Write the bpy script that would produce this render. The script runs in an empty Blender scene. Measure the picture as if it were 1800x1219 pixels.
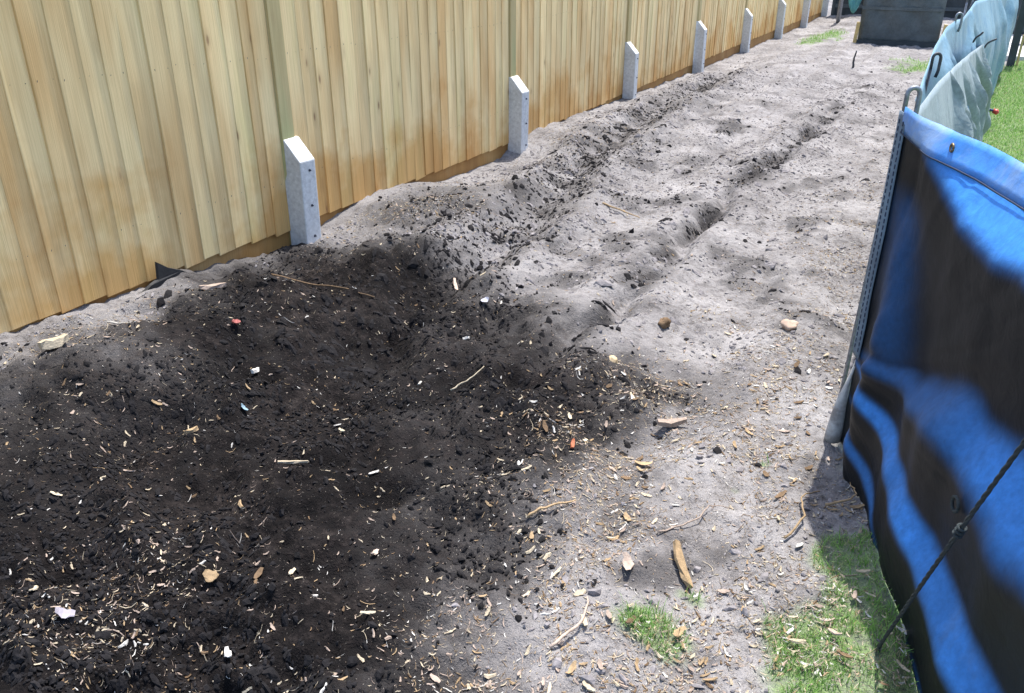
import bpy, bmesh, math, random
import numpy as np
from mathutils import Vector, Matrix
random.seed(7); rng = np.random.default_rng(11)
sc = bpy.context.scene
COL = sc.collection

# ------------------------------------------------------------------ camera, sky, sun, exposure
PITCH = math.radians(25.94); YAW = math.radians(27.04)
cam_d = bpy.data.cameras.new('camera'); cam = bpy.data.objects.new('camera', cam_d); COL.objects.link(cam)
cam.location = (0, 0, 1.6)
cam.rotation_euler = (math.pi/2 - PITCH, 0, YAW)
cam_d.sensor_width = 36; cam_d.lens = 36*1480/1800.0
cam_d.clip_start = 0.05; cam_d.clip_end = 1000
sc.camera = cam

SUN_EL = math.radians(67); SUN_AZ = math.radians(4)      # azimuth from +Y towards +X
w = bpy.data.worlds.new('World'); sc.world = w; w.use_nodes = True
wn = w.node_tree.nodes; wl = w.node_tree.links
sky = wn.new('ShaderNodeTexSky'); sky.sky_type = 'NISHITA'; sky.sun_disc = False
sky.sun_elevation = SUN_EL; sky.sun_rotation = SUN_AZ
sky.air_density = 1.0; sky.dust_density = 2.0
wl.new(sky.outputs[0], wn['Background'].inputs['Color']); wn['Background'].inputs['Strength'].default_value = 0.15
sd = bpy.data.lights.new('sun', 'SUN'); sun = bpy.data.objects.new('sun', sd); COL.objects.link(sun)
sd.energy = 3.3; sd.angle = math.radians(0.8); sd.color = (1.0, 0.955, 0.89)
S = Vector((math.sin(SUN_AZ)*math.cos(SUN_EL), math.cos(SUN_AZ)*math.cos(SUN_EL), math.sin(SUN_EL)))
sun.rotation_euler = (-S).to_track_quat('-Z', 'Y').to_euler()
sc.view_settings.view_transform = 'Standard'; sc.view_settings.look = 'None'
sc.view_settings.exposure = 1.25; sc.view_settings.gamma = 1.0
sc.view_settings.use_curve_mapping = False
sc.cycles.max_bounces = 5; sc.cycles.diffuse_bounces = 3; sc.cycles.glossy_bounces = 2

# ------------------------------------------------------------------ helpers
def tag(o, label=None, cat=None, group=None, kind=None):
    if label: o['label'] = label
    if cat: o['category'] = cat
    if group: o['group'] = group
    if kind: o['kind'] = kind
    return o
def empty(name, loc=(0, 0, 0)):
    o = bpy.data.objects.new(name, None); COL.objects.link(o); o.location = loc; return o
def link(name, me, parent=None, loc=None):
    o = bpy.data.objects.new(name, me); COL.objects.link(o)
    if parent: o.parent = parent
    if loc is not None: o.location = loc
    return o
def mesh(name, V, F, mat=None, smooth=False):
    me = bpy.data.meshes.new(name)
    me.from_pydata([tuple(map(float, v)) for v in V], [], [tuple(map(int, f)) for f in F]); me.update()
    if mat:
        for m in (mat if isinstance(mat, (list, tuple)) else [mat]): me.materials.append(m)
    if smooth: me.polygons.foreach_set('use_smooth', [True]*len(me.polygons))
    return me
def fast_mesh(name, V, T, mats, mi=None, smooth=False):
    """triangles only, numpy arrays"""
    me = bpy.data.meshes.new(name)
    V = np.ascontiguousarray(V, dtype=np.float32); T = np.ascontiguousarray(T, dtype=np.int32)
    k = T.shape[1]
    me.vertices.add(len(V)); me.vertices.foreach_set('co', V.ravel())
    me.loops.add(T.size); me.loops.foreach_set('vertex_index', T.ravel())
    me.polygons.add(len(T)); me.polygons.foreach_set('loop_start', np.arange(0, T.size, k, dtype=np.int32))
    for m in mats: me.materials.append(m)
    if mi is not None: me.polygons.foreach_set('material_index', np.ascontiguousarray(mi, dtype=np.int32))
    me.polygons.foreach_set('use_smooth', np.full(len(T), smooth))
    me.update(calc_edges=True); me.validate()
    return me
def box_vf(x0, x1, y0, y1, z0, z1):
    V = [(x, y, z) for z in (z0, z1) for y in (y0, y1) for x in (x0, x1)]
    F = [(0, 2, 3, 1), (4, 5, 7, 6), (0, 1, 5, 4), (2, 6, 7, 3), (0, 4, 6, 2), (1, 3, 7, 5)]
    return V, F
def box(name, b, mat, parent=None, bevel=0.0, loc=None):
    me = mesh(name, *box_vf(*b), mat)
    if bevel:
        bm = bmesh.new(); bm.from_mesh(me)
        bmesh.ops.bevel(bm, geom=bm.edges[:], offset=bevel, segments=2, affect='EDGES', profile=.6)
        bm.to_mesh(me); bm.free()
    return link(name, me, parent, loc)
def tube_vf(P, r, sides=8):
    P = [Vector(p) for p in P]; n = len(P)
    rr = r if isinstance(r, (list, tuple)) else [r]*n
    V, F = [], []
    up = Vector((0.13, 0.37, 0.9)).normalized(); prev = None
    for i, p in enumerate(P):
        t = (P[min(i+1, n-1)] - P[max(i-1, 0)]).normalized()
        a = (prev - t*prev.dot(t)) if prev else t.cross(up)
        if a.length < 1e-4: a = t.cross(Vector((1, 0, 0)))
        a.normalize(); prev = a; b = t.cross(a)
        for k in range(sides):
            q = 2*math.pi*k/sides
            V.append(p + (a*math.cos(q) + b*math.sin(q))*rr[i])
    for i in range(n-1):
        for k in range(sides):
            F.append((i*sides+k, i*sides+(k+1) % sides, (i+1)*sides+(k+1) % sides, (i+1)*sides+k))
    F.append(tuple(range(sides-1, -1, -1))); F.append(tuple((n-1)*sides+k for k in range(sides)))
    return V, F
def tube(name, P, r, mat, parent=None, sides=8):
    return link(name, mesh(name, *tube_vf(P, r, sides), mat, True), parent)
def smooth_path(P, n=8):
    """Catmull-Rom through the points"""
    P = [Vector(p) for p in P]; Q = [P[0]*2-P[1]] + P + [P[-1]*2-P[-2]]; out = []
    for i in range(1, len(Q)-2):
        a, b, c, d = Q[i-1:i+3]
        for k in range(n):
            t = k/n
            out.append(.5*((2*b)+(c-a)*t+(2*a-5*b+4*c-d)*t*t+(3*b-a-3*c+d)*t**3))
    out.append(P[-1]); return out

# numpy value noise -------------------------------------------------
def vnoise(x, y, seed=0):
    x = np.asarray(x, float); y = np.asarray(y, float)
    xi = np.floor(x).astype(np.int64); yi = np.floor(y).astype(np.int64)
    fx = x-xi; fy = y-yi; fx = fx*fx*fx*(fx*(fx*6-15)+10); fy = fy*fy*fy*(fy*(fy*6-15)+10)
    def h(a, b):
        n = (a*374761393 + b*668265263 + seed*1442695041) & 0xffffffff
        n = ((n ^ (n >> 13))*1274126177) & 0xffffffff
        n = ((n ^ (n >> 16))*2246822519) & 0xffffffff
        return ((n ^ (n >> 15)) & 0xffff)/65535.0
    return (h(xi, yi)*(1-fx)+h(xi+1, yi)*fx)*(1-fy)+(h(xi, yi+1)*(1-fx)+h(xi+1, yi+1)*fx)*fy
def rot(x, y, a): return x*math.cos(a)-y*math.sin(a), x*math.sin(a)+y*math.cos(a)
def fbm(x, y, scale, octv, seed=0, gain=.5):
    s = 0; amp = 1; tot = 0
    for i in range(octv):
        u, v = rot(x*scale, y*scale, 0.7*i+.4); s = s+amp*vnoise(u+17.3*i, v-9.1*i, seed+i); tot += amp; amp *= gain; scale *= 2.03
    return s/tot
def sstep(a, b, x): t = np.clip((x-a)/(b-a), 0, 1); return t*t*(3-2*t)
def seg_dist(x, y, P):
    best = np.full(np.shape(x), 1e9)
    for (ax, ay), (bx, by) in zip(P[:-1], P[1:]):
        dx, dy = bx-ax, by-ay; t = np.clip(((x-ax)*dx+(y-ay)*dy)/(dx*dx+dy*dy), 0, 1)
        best = np.minimum(best, np.hypot(x-ax-t*dx, y-ay-t*dy))
    return best
def inside(x, y, P):
    c = np.zeros(np.shape(x), bool); n = len(P)
    for i in range(n):
        (ax, ay), (bx, by) = P[i], P[i-1]
        c ^= ((ay > y) != (by > y)) & (x < (bx-ax)*(y-ay)/(by-ay+1e-12)+ax)
    return c

# ------------------------------------------------------------------ terrain fields (all in metres)
DARK_POLY = [(-2.92, 1.35), (-2.95, 1.85), (-3.08, 2.4), (-3.3, 2.75), (-3.3, 3.6), (-2.93, 3.75), (-2.42, 3.8), (-1.98, 3.72), (-1.58, 3.3),
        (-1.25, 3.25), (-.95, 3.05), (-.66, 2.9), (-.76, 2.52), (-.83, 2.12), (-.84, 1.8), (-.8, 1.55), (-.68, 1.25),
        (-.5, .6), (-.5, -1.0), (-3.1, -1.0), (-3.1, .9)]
def dark_f(x, y):  # dark patch: a reflection painted into the soil colour
    d = seg_dist(x, y, DARK_POLY+[DARK_POLY[0]]); d = np.where(inside(x, y, DARK_POLY), d, -d)
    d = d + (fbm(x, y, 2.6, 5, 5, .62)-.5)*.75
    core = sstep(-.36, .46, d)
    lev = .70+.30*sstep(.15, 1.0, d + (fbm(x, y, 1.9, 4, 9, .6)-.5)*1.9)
    # rut shade painted as darker soil colour along both ruts
    r = seg_dist(x, y, RUTA); mottle = .42*np.exp(-(r/.26)**2)*sstep(.38, .62, fbm(x, y, 6, 4, 31, .65))
    r2 = seg_dist(x, y, RUTB); mottle = np.maximum(mottle, .45*np.exp(-(r2/.10)**2)*sstep(.45, .62, fbm(x*.7, y, 4, 4, 33, .6)))
    mottle = np.maximum(mottle, .30*sstep(.56, .72, fbm(x, y, 3.4, 4, 35, .6))*sstep(-3.3, -2.6, x)*sstep(14, 8, y))
    bank = .42*np.exp(-((x+2.75)/.38)**2-((y-4.3)/.6)**2)+.30*np.exp(-((x+2.55)/.45)**2)*sstep(.36, .64, fbm(x, y, 2.4, 4, 37, .6))*sstep(13, 7, y)
    return np.clip(np.maximum(core*lev, np.maximum(mottle, bank)), 0, 1)
RUTA = [(-2.75, 11.5), (-2.70, 9.5), (-2.52, 6.5), (-2.25, 4.6), (-2.17, 3.6), (-2.05, 2.7), (-1.9, 1.6)]
RUTB = [(-.95, 11.5), (-1.02, 9.5), (-1.12, 7.5), (-1.23, 6.1), (-1.26, 4.9), (-1.26, 4.3), (-1.255, 3.4), (-1.3, 2.8), (-1.2, 2.0)]
FEN_Y = [-2, 1.77, 2.16, 2.64, 3.17, 3.55, 3.75, 3.95, 4.2, 4.7, 5.1, 5.4, 6.2, 6.5, 6.95, 7.5, 8.8, 10.4, 12, 15, 20, 30]
FEN_Z = [.15, .135, .115, .10, .035, -.005, .0, .04, .085, .08, .0, -.05, -.06, .02, .05, .04, .005, -.04, -.08, -.10, -.16, -.18]
def tarp_x(y):   # line of the windbreak on the ground
    return np.interp(y, [-2, .8, 1.83, 2.76, 4, 9, 14, 40], [1.25, .62, .23, -.118, .02, .12, .5, 3])
def grass_f(x, y):
    n = fbm(x, y, 9, 3, 77); m = fbm(x, y, 2.2, 3, 78)
    lawn = sstep(-.02, .14, x-tarp_x(y)+(n-.5)*.16)*sstep(16.2, 14.4, y)
    lawn = np.maximum(lawn, sstep(.3, .8, x-1.0)*sstep(15.5, 14.4, y))
    p1 = np.exp(-(((x+.42)/.115)**2+((y-1.6)/.10)**2)) + .7*np.exp(-(((x+.36)/.05)**2+((y-1.78)/.035)**2))
    p2 = np.exp(-(((x-.16)/.20)**2+((y-1.95)/.30)**2)) + .9*np.exp(-(((x+.02)/.19)**2+((y-1.62)/.2)**2)) + .8*np.exp(-(((x-.02)/.12)**2+((y-2.15)/.15)**2))
    p3 = .85*np.exp(-(((x+.5)/.5)**2+((y-13.4)/1.0)**2)) + .8*np.exp(-(((x+2.4)/.35)**2+((y-17.5)/2)**2)) + .8*np.exp(-(((x-.0)/.4)**2+((y-15.8)/.5)**2))
    p4 = .75*np.exp(-(((x+.33)/.03)**2+((y-2.52)/.025)**2))+.7*np.exp(-(((x+.38)/.03)**2+((y-2.34)/.02)**2))
    gm_ = np.maximum(np.maximum(p1, p2), np.maximum(p3, p4))
    p = .85*sstep(.30, .72, gm_+((n-.5)*.95+(m-.5)*.7)*sstep(.04, .35, gm_))
    return np.maximum(lawn, p)
def Zf(x, y):
    x = np.asarray(x, float); y = np.asarray(y, float)
    near = sstep(26, 12, np.hypot(x, y-6))                 # no relief far from the site
    fz = np.interp(y, FEN_Y, FEN_Z)
    z = fz*sstep(-2.35, -2.95, x) + 0.0
    z = z + .055*np.exp(-((x+2.62)/.26)**2)*(.35+1.1*fbm(x*.3, y, 1.3, 2, 3))*sstep(14, 9, y)
    z = z + (fbm(x, y, .8, 2, 21)-.5)*.07*sstep(-3.2, -2.4, x)
    drop = -.10*sstep(9, 22, y)
    z = z + drop*sstep(-2.95, -2.35, x)
    # wheel ruts
    wob = (fbm(x, y, 2.5, 3, 41)-.5)*.16
    ra = seg_dist(x+wob, y, RUTA); rb = seg_dist(x+wob, y, RUTB)
    z = z - .07*np.exp(-(ra/.15)**2) + .032*np.exp(-((ra-.27)/.1)**2)
    brk = sstep(.38, .58, fbm(x*.4, y, 1.6, 2, 44))
    z = z - .065*sstep(9, 5.5, y)*brk*np.exp(-(rb/.05)**2) + .030*np.exp(-((rb-.14)/.08)**2) - .02*np.exp(-((rb-.42)/.2)**2)
    # loose clods: strong where the soil is dug over
    loose = .46+.60*dark_f(x, y)+.6*np.exp(-((x+2.6)/.5)**2)+.35*np.exp(-(ra/.3)**2)
    loose = np.clip(loose, 0, 1.15)*(1-.75*grass_f(x, y))
    rg_ = 1-np.abs(2*fbm(x, y, 3.6, 3, 71, .55)-1)           # broken spits of dug soil, sharp crests
    z = z + (rg_-.72)*(.022+.11*dark_f(x, y))*(1-grass_f(x, y))*sstep(.9, .2, x)
    soft = sstep(.50, .66, fbm(x, y, 1.9, 2, 57))          # smooth raked humps
    loose = loose*(1-.45*soft)
    n1 = fbm(x, y, 3.2, 2, 61)-.5
    n2 = fbm(x, y, 11, 3, 63, .6); n2 = 1-np.abs(2*n2-1); 
    n3 = fbm(x, y, 34, 2, 65)-.5
    dirr = fbm(x*5.5, y*.55, 1.0, 3, 69)-.5                 # tracks dragged along the path
    z = z + .075*dirr*sstep(-2.6, -2.0, x)*(1-.6*dark_f(x, y))
    z = z + loose*(n1*(.085+.05*dark_f(x, y))+(n2-.75)*.046+n3*.020) + (fbm(x, y, 22, 2, 67)-.5)*.010
    lawn = sstep(-.05, .3, x-tarp_x(y))*sstep(3.3, 3.8, y+x*2)
    z = z*(1-.7*lawn)
    return z*near - .05*(1-near)
def zf(x, y): return float(Zf(np.array([x]), np.array([y]))[0])

# ------------------------------------------------------------------ materials
def newmat(name):
    m = bpy.data.materials.new(name); m.use_nodes = True
    nt = m.node_tree; b = nt.nodes['Principled BSDF']; return m, nt, b
def N(nt, t, **kw):
    n = nt.nodes.new(t)
    for k, v in kw.items():
        if k in n.inputs: n.inputs[k].default_value = v
        else: setattr(n, k, v)
    return n
def ramp(nt, pts):
    r = nt.nodes.new('ShaderNodeValToRGB'); e = r.color_ramp.elements
    while len(e) > 1: e.remove(e[0])
    e[0].position = pts[0][0]; e[0].color = (*pts[0][1], 1)
    for p, c in pts[1:]:
        q = e.new(p); q.color = (*c, 1)
    return r
def mix(nt, blend='MIX'):
    m = nt.nodes.new('ShaderNodeMix'); m.data_type = 'RGBA'; m.blend_type = blend; return m   # 0 fac, 6 A, 7 B, out 2
def basic(name, col, rough=.6, metal=0., var=.25, scale=18., bump=.2, bscale=60., spec=.5, obj_rand=0.):
    m, nt, b = newmat(name); L = nt.links
    tc = N(nt, 'ShaderNodeTexCoord'); nz = N(nt, 'ShaderNodeTexNoise', Scale=scale, Detail=6.0, Roughness=.65)
    L.new(tc.outputs['Object'], nz.inputs['Vector'])
    lo = tuple(c*(1-var) for c in col); hi = tuple(min(1, c*(1+var)) for c in col)
    r = ramp(nt, [(.3, lo), (.7, hi)]); L.new(nz.outputs['Fac'], r.inputs[0]); out = r.outputs[0]
    if obj_rand:
        oi = N(nt, 'ShaderNodeObjectInfo'); hs = N(nt, 'ShaderNodeHueSaturation')
        mr = N(nt, 'ShaderNodeMapRange'); mr.inputs[3].default_value = 1-obj_rand; mr.inputs[4].default_value = 1+obj_rand
        L.new(oi.outputs['Random'], mr.inputs[0]); L.new(mr.outputs[0], hs.inputs['Value']); L.new(out, hs.inputs['Color']); out = hs.outputs[0]
    L.new(out, b.inputs['Base Color']); b.inputs['Roughness'].default_value = rough; b.inputs['Metallic'].default_value = metal
    b.inputs['Specular IOR Level'].default_value = spec
    if bump:
        n2 = N(nt, 'ShaderNodeTexNoise', Scale=bscale, Detail=5.0); L.new(tc.outputs['Object'], n2.inputs['Vector'])
        bp = N(nt, 'ShaderNodeBump', Strength=bump, Distance=.01); L.new(n2.outputs['Fac'], bp.inputs['Height']); L.new(bp.outputs[0], b.inputs['Normal'])
    return m

def soil_material():
    m, nt, b = newmat('soil'); L = nt.links
    tc = N(nt, 'ShaderNodeTexCoord'); P = tc.outputs['Object']
    ad = N(nt, 'ShaderNodeAttribute', attribute_name='darkness'); ag = N(nt, 'ShaderNodeAttribute', attribute_name='grassy')
    big = N(nt, 'ShaderNodeTexNoise', Scale=2.3, Detail=5.0, Roughness=.6); L.new(P, big.inputs['Vector'])
    mid = N(nt, 'ShaderNodeTexNoise', Scale=26.0, Detail=4.0, Roughness=.7); L.new(P, mid.inputs['Vector'])
    fine = N(nt, 'ShaderNodeTexNoise', Scale=170.0, Detail=2.0, Roughness=.7); L.new(P, fine.inputs['Vector'])
    dry = ramp(nt, [(.32, (.075, .069, .067)), (.44, (.175, .165, .163)), (.54, (.275, .263, .261)), (.68, (.41, .395, .392))]); 
    ma = N(nt, 'ShaderNodeMath', operation='MULTIPLY_ADD'); ma.inputs[1].default_value = .55; L.new(mid.outputs['Fac'], ma.inputs[0])
    mb = N(nt, 'ShaderNodeMath', operation='MULTIPLY'); mb.inputs[1].default_value = .45; L.new(big.outputs['Fac'], mb.inputs[0]); L.new(mb.outputs[0], ma.inputs[2])
    L.new(ma.outputs[0], dry.inputs[0])
    darkened = ramp(nt, [(.34, (.0022, .0022, .0026)), (.50, (.0092, .0078, .0078)), (.60, (.024, .020, .019)), (.72, (.060, .051, .047))]); L.new(ma.outputs[0], darkened.inputs[0])
    # edge of the painted dark area broken up by the noise
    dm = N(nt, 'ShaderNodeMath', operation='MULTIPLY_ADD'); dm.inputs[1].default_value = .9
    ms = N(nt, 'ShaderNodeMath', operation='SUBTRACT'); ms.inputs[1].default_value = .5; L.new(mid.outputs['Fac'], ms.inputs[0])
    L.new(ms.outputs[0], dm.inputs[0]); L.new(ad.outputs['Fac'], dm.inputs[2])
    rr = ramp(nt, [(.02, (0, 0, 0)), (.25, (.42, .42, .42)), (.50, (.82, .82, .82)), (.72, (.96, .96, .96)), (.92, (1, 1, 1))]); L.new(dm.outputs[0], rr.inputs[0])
    mx = mix(nt); L.new(rr.outputs[0], mx.inputs[0]); L.new(dry.outputs[0], mx.inputs[6]); L.new(darkened.outputs[0], mx.inputs[7])
    # pale flecks of straw and grit
    vo = N(nt, 'ShaderNodeTexVoronoi', Scale=150.0); vo.inputs['Randomness'].default_value = 1.0
    mp = N(nt, 'ShaderNodeMapping'); mp.inputs['Scale'].default_value = (1, .45, 1); mp.inputs['Rotation'].default_value = (0, 0, .5); L.new(P, mp.inputs['Vector']); L.new(mp.outputs[0], vo.inputs['Vector'])
    lt = N(nt, 'ShaderNodeMath', operation='LESS_THAN'); lt.inputs[1].default_value = .16; L.new(vo.outputs['Distance'], lt.inputs[0])
    sx = N(nt, 'ShaderNodeSeparateColor'); L.new(vo.outputs['Color'], sx.inputs[0])
    gt = N(nt, 'ShaderNodeMath', operation='GREATER_THAN'); gt.inputs[1].default_value = .62; L.new(sx.outputs[0], gt.inputs[0])
    fl = N(nt, 'ShaderNodeMath', operation='MULTIPLY'); L.new(lt.outputs[0], fl.inputs[0]); L.new(gt.outputs[0], fl.inputs[1])
    fd = N(nt, 'ShaderNodeMapRange'); fd.inputs[3].default_value = .55; fd.inputs[4].default_value = .12; L.new(ad.outputs['Fac'], fd.inputs[0])
    fm = N(nt, 'ShaderNodeMath', operation='MULTIPLY'); L.new(fl.outputs[0], fm.inputs[0]); L.new(fd.outputs[0], fm.inputs[1])
    m2 = mix(nt); m2.inputs[7].default_value = (.55, .50, .43, 1); L.new(fm.outputs[0], m2.inputs[0]); L.new(mx.outputs[2], m2.inputs[6])
    # green under the grass
    gr = ramp(nt, [(.35, (.07, .12, .035)), (.65, (.19, .30, .09))]); L.new(fine.outputs['Fac'], gr.inputs[0])
    gk = N(nt, 'ShaderNodeMath', operation='MULTIPLY'); gc = ramp(nt, [(.36, (.40, .40, .40)), (.58, (1, 1, 1))]); L.new(mid.outputs['Fac'], gc.inputs[0]); L.new(ag.outputs['Fac'], gk.inputs[0]); L.new(gc.outputs[0], gk.inputs[1])
    m3 = mix(nt); L.new(gk.outputs[0], m3.inputs[0]); L.new(m2.outputs[2], m3.inputs[6]); L.new(gr.outputs[0], m3.inputs[7])
    L.new(m3.outputs[2], b.inputs['Base Color']); b.inputs['Roughness'].default_value = .92
    b.inputs['Specular IOR Level'].default_value = .08
    bp = N(nt, 'ShaderNodeBump', Strength=.9, Distance=.018); L.new(mid.outputs['Fac'], bp.inputs['Height'])
    b2 = N(nt, 'ShaderNodeBump', Strength=.9, Distance=.006); L.new(fine.outputs['Fac'], b2.inputs['Height']); L.new(bp.outputs[0], b2.inputs['Normal'])
    L.new(b2.outputs[0], b.inputs['Normal'])
    return m

def wood_material(name='fence_wood', light=(.88, .685, .365), brown=(.70, .455, .20), green=(.77, .635, .31)):
    m, nt, b = newmat(name); L = nt.links
    tc = N(nt, 'ShaderNodeTexCoord'); oi = N(nt, 'ShaderNodeObjectInfo')
    off = N(nt, 'ShaderNodeVectorMath', operation='SCALE'); cb = N(nt, 'ShaderNodeCombineXYZ')
    for i in range(3): L.new(oi.outputs['Random'], cb.inputs[i])
    L.new(cb.outputs[0], off.inputs[0]); off.inputs['Scale'].default_value = 37.0
    add = N(nt, 'ShaderNodeVectorMath', operation='ADD'); L.new(tc.outputs['Object'], add.inputs[0]); L.new(off.outputs[0], add.inputs[1])
    # knots first, so that the grain bends round them
    mk = N(nt, 'ShaderNodeMapping'); mk.inputs['Scale'].default_value = (1, 8.5, 3.1); L.new(add.outputs[0], mk.inputs['Vector'])
    vk = N(nt, 'ShaderNodeTexVoronoi', Scale=1.0); L.new(mk.outputs[0], vk.inputs['Vector'])
    kr = ramp(nt, [(.0, (1, 1, 1)), (.05, (.8, .8, .8)), (.10, (.22, .22, .22)), (.24, (0, 0, 0))]); L.new(vk.outputs['Distance'], kr.inputs[0])
    sc2 = N(nt, 'ShaderNodeSeparateColor'); L.new(vk.outputs['Color'], sc2.inputs[0])
    kg = N(nt, 'ShaderNodeMath', operation='GREATER_THAN'); kg.inputs[1].default_value = .38; L.new(sc2.outputs[1], kg.inputs[0])
    km = N(nt, 'ShaderNodeMath', operation='MULTIPLY'); L.new(kr.outputs[0], km.inputs[0]); L.new(kg.outputs[0], km.inputs[1])
    bend = N(nt, 'ShaderNodeVectorMath', operation='SCALE'); bend.inputs[0].default_value = (0, .02, 0); L.new(km.outputs[0], bend.inputs['Scale'])
    ad2 = N(nt, 'ShaderNodeVectorMath', operation='ADD'); L.new(add.outputs[0], ad2.inputs[0]); L.new(bend.outputs[0], ad2.inputs[1])
    mg = N(nt, 'ShaderNodeMapping'); mg.inputs['Scale'].default_value = (20, 34, .9); L.new(ad2.outputs[0], mg.inputs['Vector'])
    gn = N(nt, 'ShaderNodeTexNoise', Scale=1.0, Detail=6.0, Roughness=.6, Distortion=.5); L.new(mg.outputs[0], gn.inputs['Vector'])
    mg2 = N(nt, 'ShaderNodeMapping'); mg2.inputs['Scale'].default_value = (90, 230, 4.0); L.new(ad2.outputs[0], mg2.inputs['Vector'])
    g2 = N(nt, 'ShaderNodeTexNoise', Scale=1.0, Detail=3.0); L.new(mg2.outputs[0], g2.inputs['Vector'])
    # broad tone: heart / sap wood and treatment tint, in wide soft patches
    mt = N(nt, 'ShaderNodeMapping'); mt.inputs['Scale'].default_value = (2, 3.2, .9); L.new(add.outputs[0], mt.inputs['Vector'])
    tn = N(nt, 'ShaderNodeTexNoise', Scale=1.0, Detail=3.0, Roughness=.5); L.new(mt.outputs[0], tn.inputs['Vector'])
    tr = ramp(nt, [(.33, brown), (.46, tuple((a*.45+c*.55) for a, c in zip(brown, light))), (.58, light), (.74, green)]); L.new(tn.outputs['Fac'], tr.inputs[0])
    gr = ramp(nt, [(.3, (.87, .84, .79)), (.5, (.98, .97, .96)), (.75, (1.03, 1.03, 1.02))]); L.new(gn.outputs['Fac'], gr.inputs[0])
    m1 = mix(nt, 'MULTIPLY'); m1.inputs[0].default_value = .8; L.new(tr.outputs[0], m1.inputs[6]); L.new(gr.outputs[0], m1.inputs[7])
    f2 = ramp(nt, [(.35, (.86, .84, .8)), (.6, (1.03, 1.03, 1.03))]); L.new(g2.outputs['Fac'], f2.inputs[0])
    m2 = mix(nt, 'MULTIPLY'); m2.inputs[0].default_value = .8; L.new(m1.outputs[2], m2.inputs[6]); L.new(f2.outputs[0], m2.inputs[7])
    m3 = mix(nt); m3.inputs[7].default_value = (.30, .17, .08, 1); L.new(km.outputs[0], m3.inputs[0]); L.new(m2.outputs[2], m3.inputs[6])
    hs = N(nt, 'ShaderNodeHueSaturation'); mr = N(nt, 'ShaderNodeMapRange'); mr.inputs[3].default_value = .88; mr.inputs[4].default_value = 1.09
    L.new(oi.outputs['Random'], mr.inputs[0]); L.new(mr.outputs[0], hs.inputs['Value']); L.new(m3.outputs[2], hs.inputs['Color'])
    # orange-brown water stain drawn up from the board foot, ragged, only on some stretches
    gp = N(nt, 'ShaderNodeNewGeometry'); sn = N(nt, 'ShaderNodeTexNoise', Scale=1.9, Detail=4.0, Roughness=.6); L.new(gp.outputs['Position'], sn.inputs['Vector'])
    sz = N(nt, 'ShaderNodeSeparateXYZ'); L.new(tc.outputs['Object'], sz.inputs[0])
    s1 = N(nt, 'ShaderNodeMath', operation='MULTIPLY_ADD'); s1.inputs[1].default_value = -.42; L.new(sz.outputs[2], s1.inputs[0]); L.new(sn.outputs['Fac'], s1.inputs[2])
    sr = ramp(nt, [(.32, (0, 0, 0)), (.50, (.9, .9, .9))]); L.new(s1.outputs[0], sr.inputs[0])
    ms_ = mix(nt, 'MULTIPLY'); ms_.inputs[7].default_value = (.80, .62, .42, 1); L.new(sr.outputs[0], ms_.inputs[0]); L.new(hs.outputs[0], ms_.inputs[6])
    L.new(ms_.outputs[2], b.inputs['Base Color']); b.inputs['Roughness'].default_value = .72; b.inputs['Specular IOR Level'].default_value = .3
    bp = N(nt, 'ShaderNodeBump', Strength=.35, Distance=.004); L.new(g2.outputs['Fac'], bp.inputs['Height']); L.new(bp.outputs[0], b.inputs['Normal'])
    return m

def sheet_material(name, col, dirt, rough=.42, weave=900., spec=.5, dirt_lo=.52, dirt_hi=.75, black=False):
    m, nt, b = newmat(name); L = nt.links
    tc = N(nt, 'ShaderNodeTexCoord'); P = tc.outputs['Object']
    n1 = N(nt, 'ShaderNodeTexNoise', Scale=5.0, Detail=7.0, Roughness=.68, Distortion=.4); L.new(P, n1.inputs['Vector'])
    r = ramp(nt, [(dirt_lo, (0, 0, 0)), (dirt_hi, (.75, .75, .75))]); L.new(n1.outputs['Fac'], r.inputs[0])
    n2 = N(nt, 'ShaderNodeTexNoise', Scale=45.0, Detail=5.0, Roughness=.6); L.new(P, n2.inputs['Vector'])
    c2 = ramp(nt, [(.3, tuple(c*.8 for c in col)), (.7, tuple(min(1, c*1.15) for c in col))]); L.new(n2.outputs['Fac'], c2.inputs[0])
    mx = mix(nt); mx.inputs[7].default_value = (*dirt, 1); L.new(r.outputs[0], mx.inputs[0]); L.new(c2.outputs[0], mx.inputs[6])
    if black:      # shade and reflection painted near black over the blue sheet
        at = N(nt, 'ShaderNodeAttribute', attribute_name='painted_shade'); mb = mix(nt); mb.inputs[7].default_value = (.008, .010, .012, 1)
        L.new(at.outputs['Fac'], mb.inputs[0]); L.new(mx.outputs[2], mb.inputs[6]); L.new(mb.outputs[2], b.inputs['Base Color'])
    else: L.new(mx.outputs[2], b.inputs['Base Color'])
    rr = N(nt, 'ShaderNodeMapRange'); rr.inputs[3].default_value = rough; rr.inputs[4].default_value = min(1, rough+.35); L.new(r.outputs[0], rr.inputs[0]); L.new(rr.outputs[0], b.inputs['Roughness'])
    b.inputs['Specular IOR Level'].default_value = spec
    ck = N(nt, 'ShaderNodeTexNoise', Scale=weave, Detail=2.0); L.new(P, ck.inputs['Vector'])
    cr = N(nt, 'ShaderNodeTexNoise', Scale=16.0, Detail=6.0, Roughness=.6, Distortion=1.2); L.new(P, cr.inputs['Vector'])
    b1 = N(nt, 'ShaderNodeBump', Strength=.13, Distance=.02); L.new(cr.outputs['Fac'], b1.inputs['Height'])
    b2 = N(nt, 'ShaderNodeBump', Strength=.25, Distance=.001); L.new(ck.outputs['Fac'], b2.inputs['Height']); L.new(b1.outputs[0], b2.inputs['Normal'])
    L.new(b2.outputs[0], b.inputs['Normal'])
    return m

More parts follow.
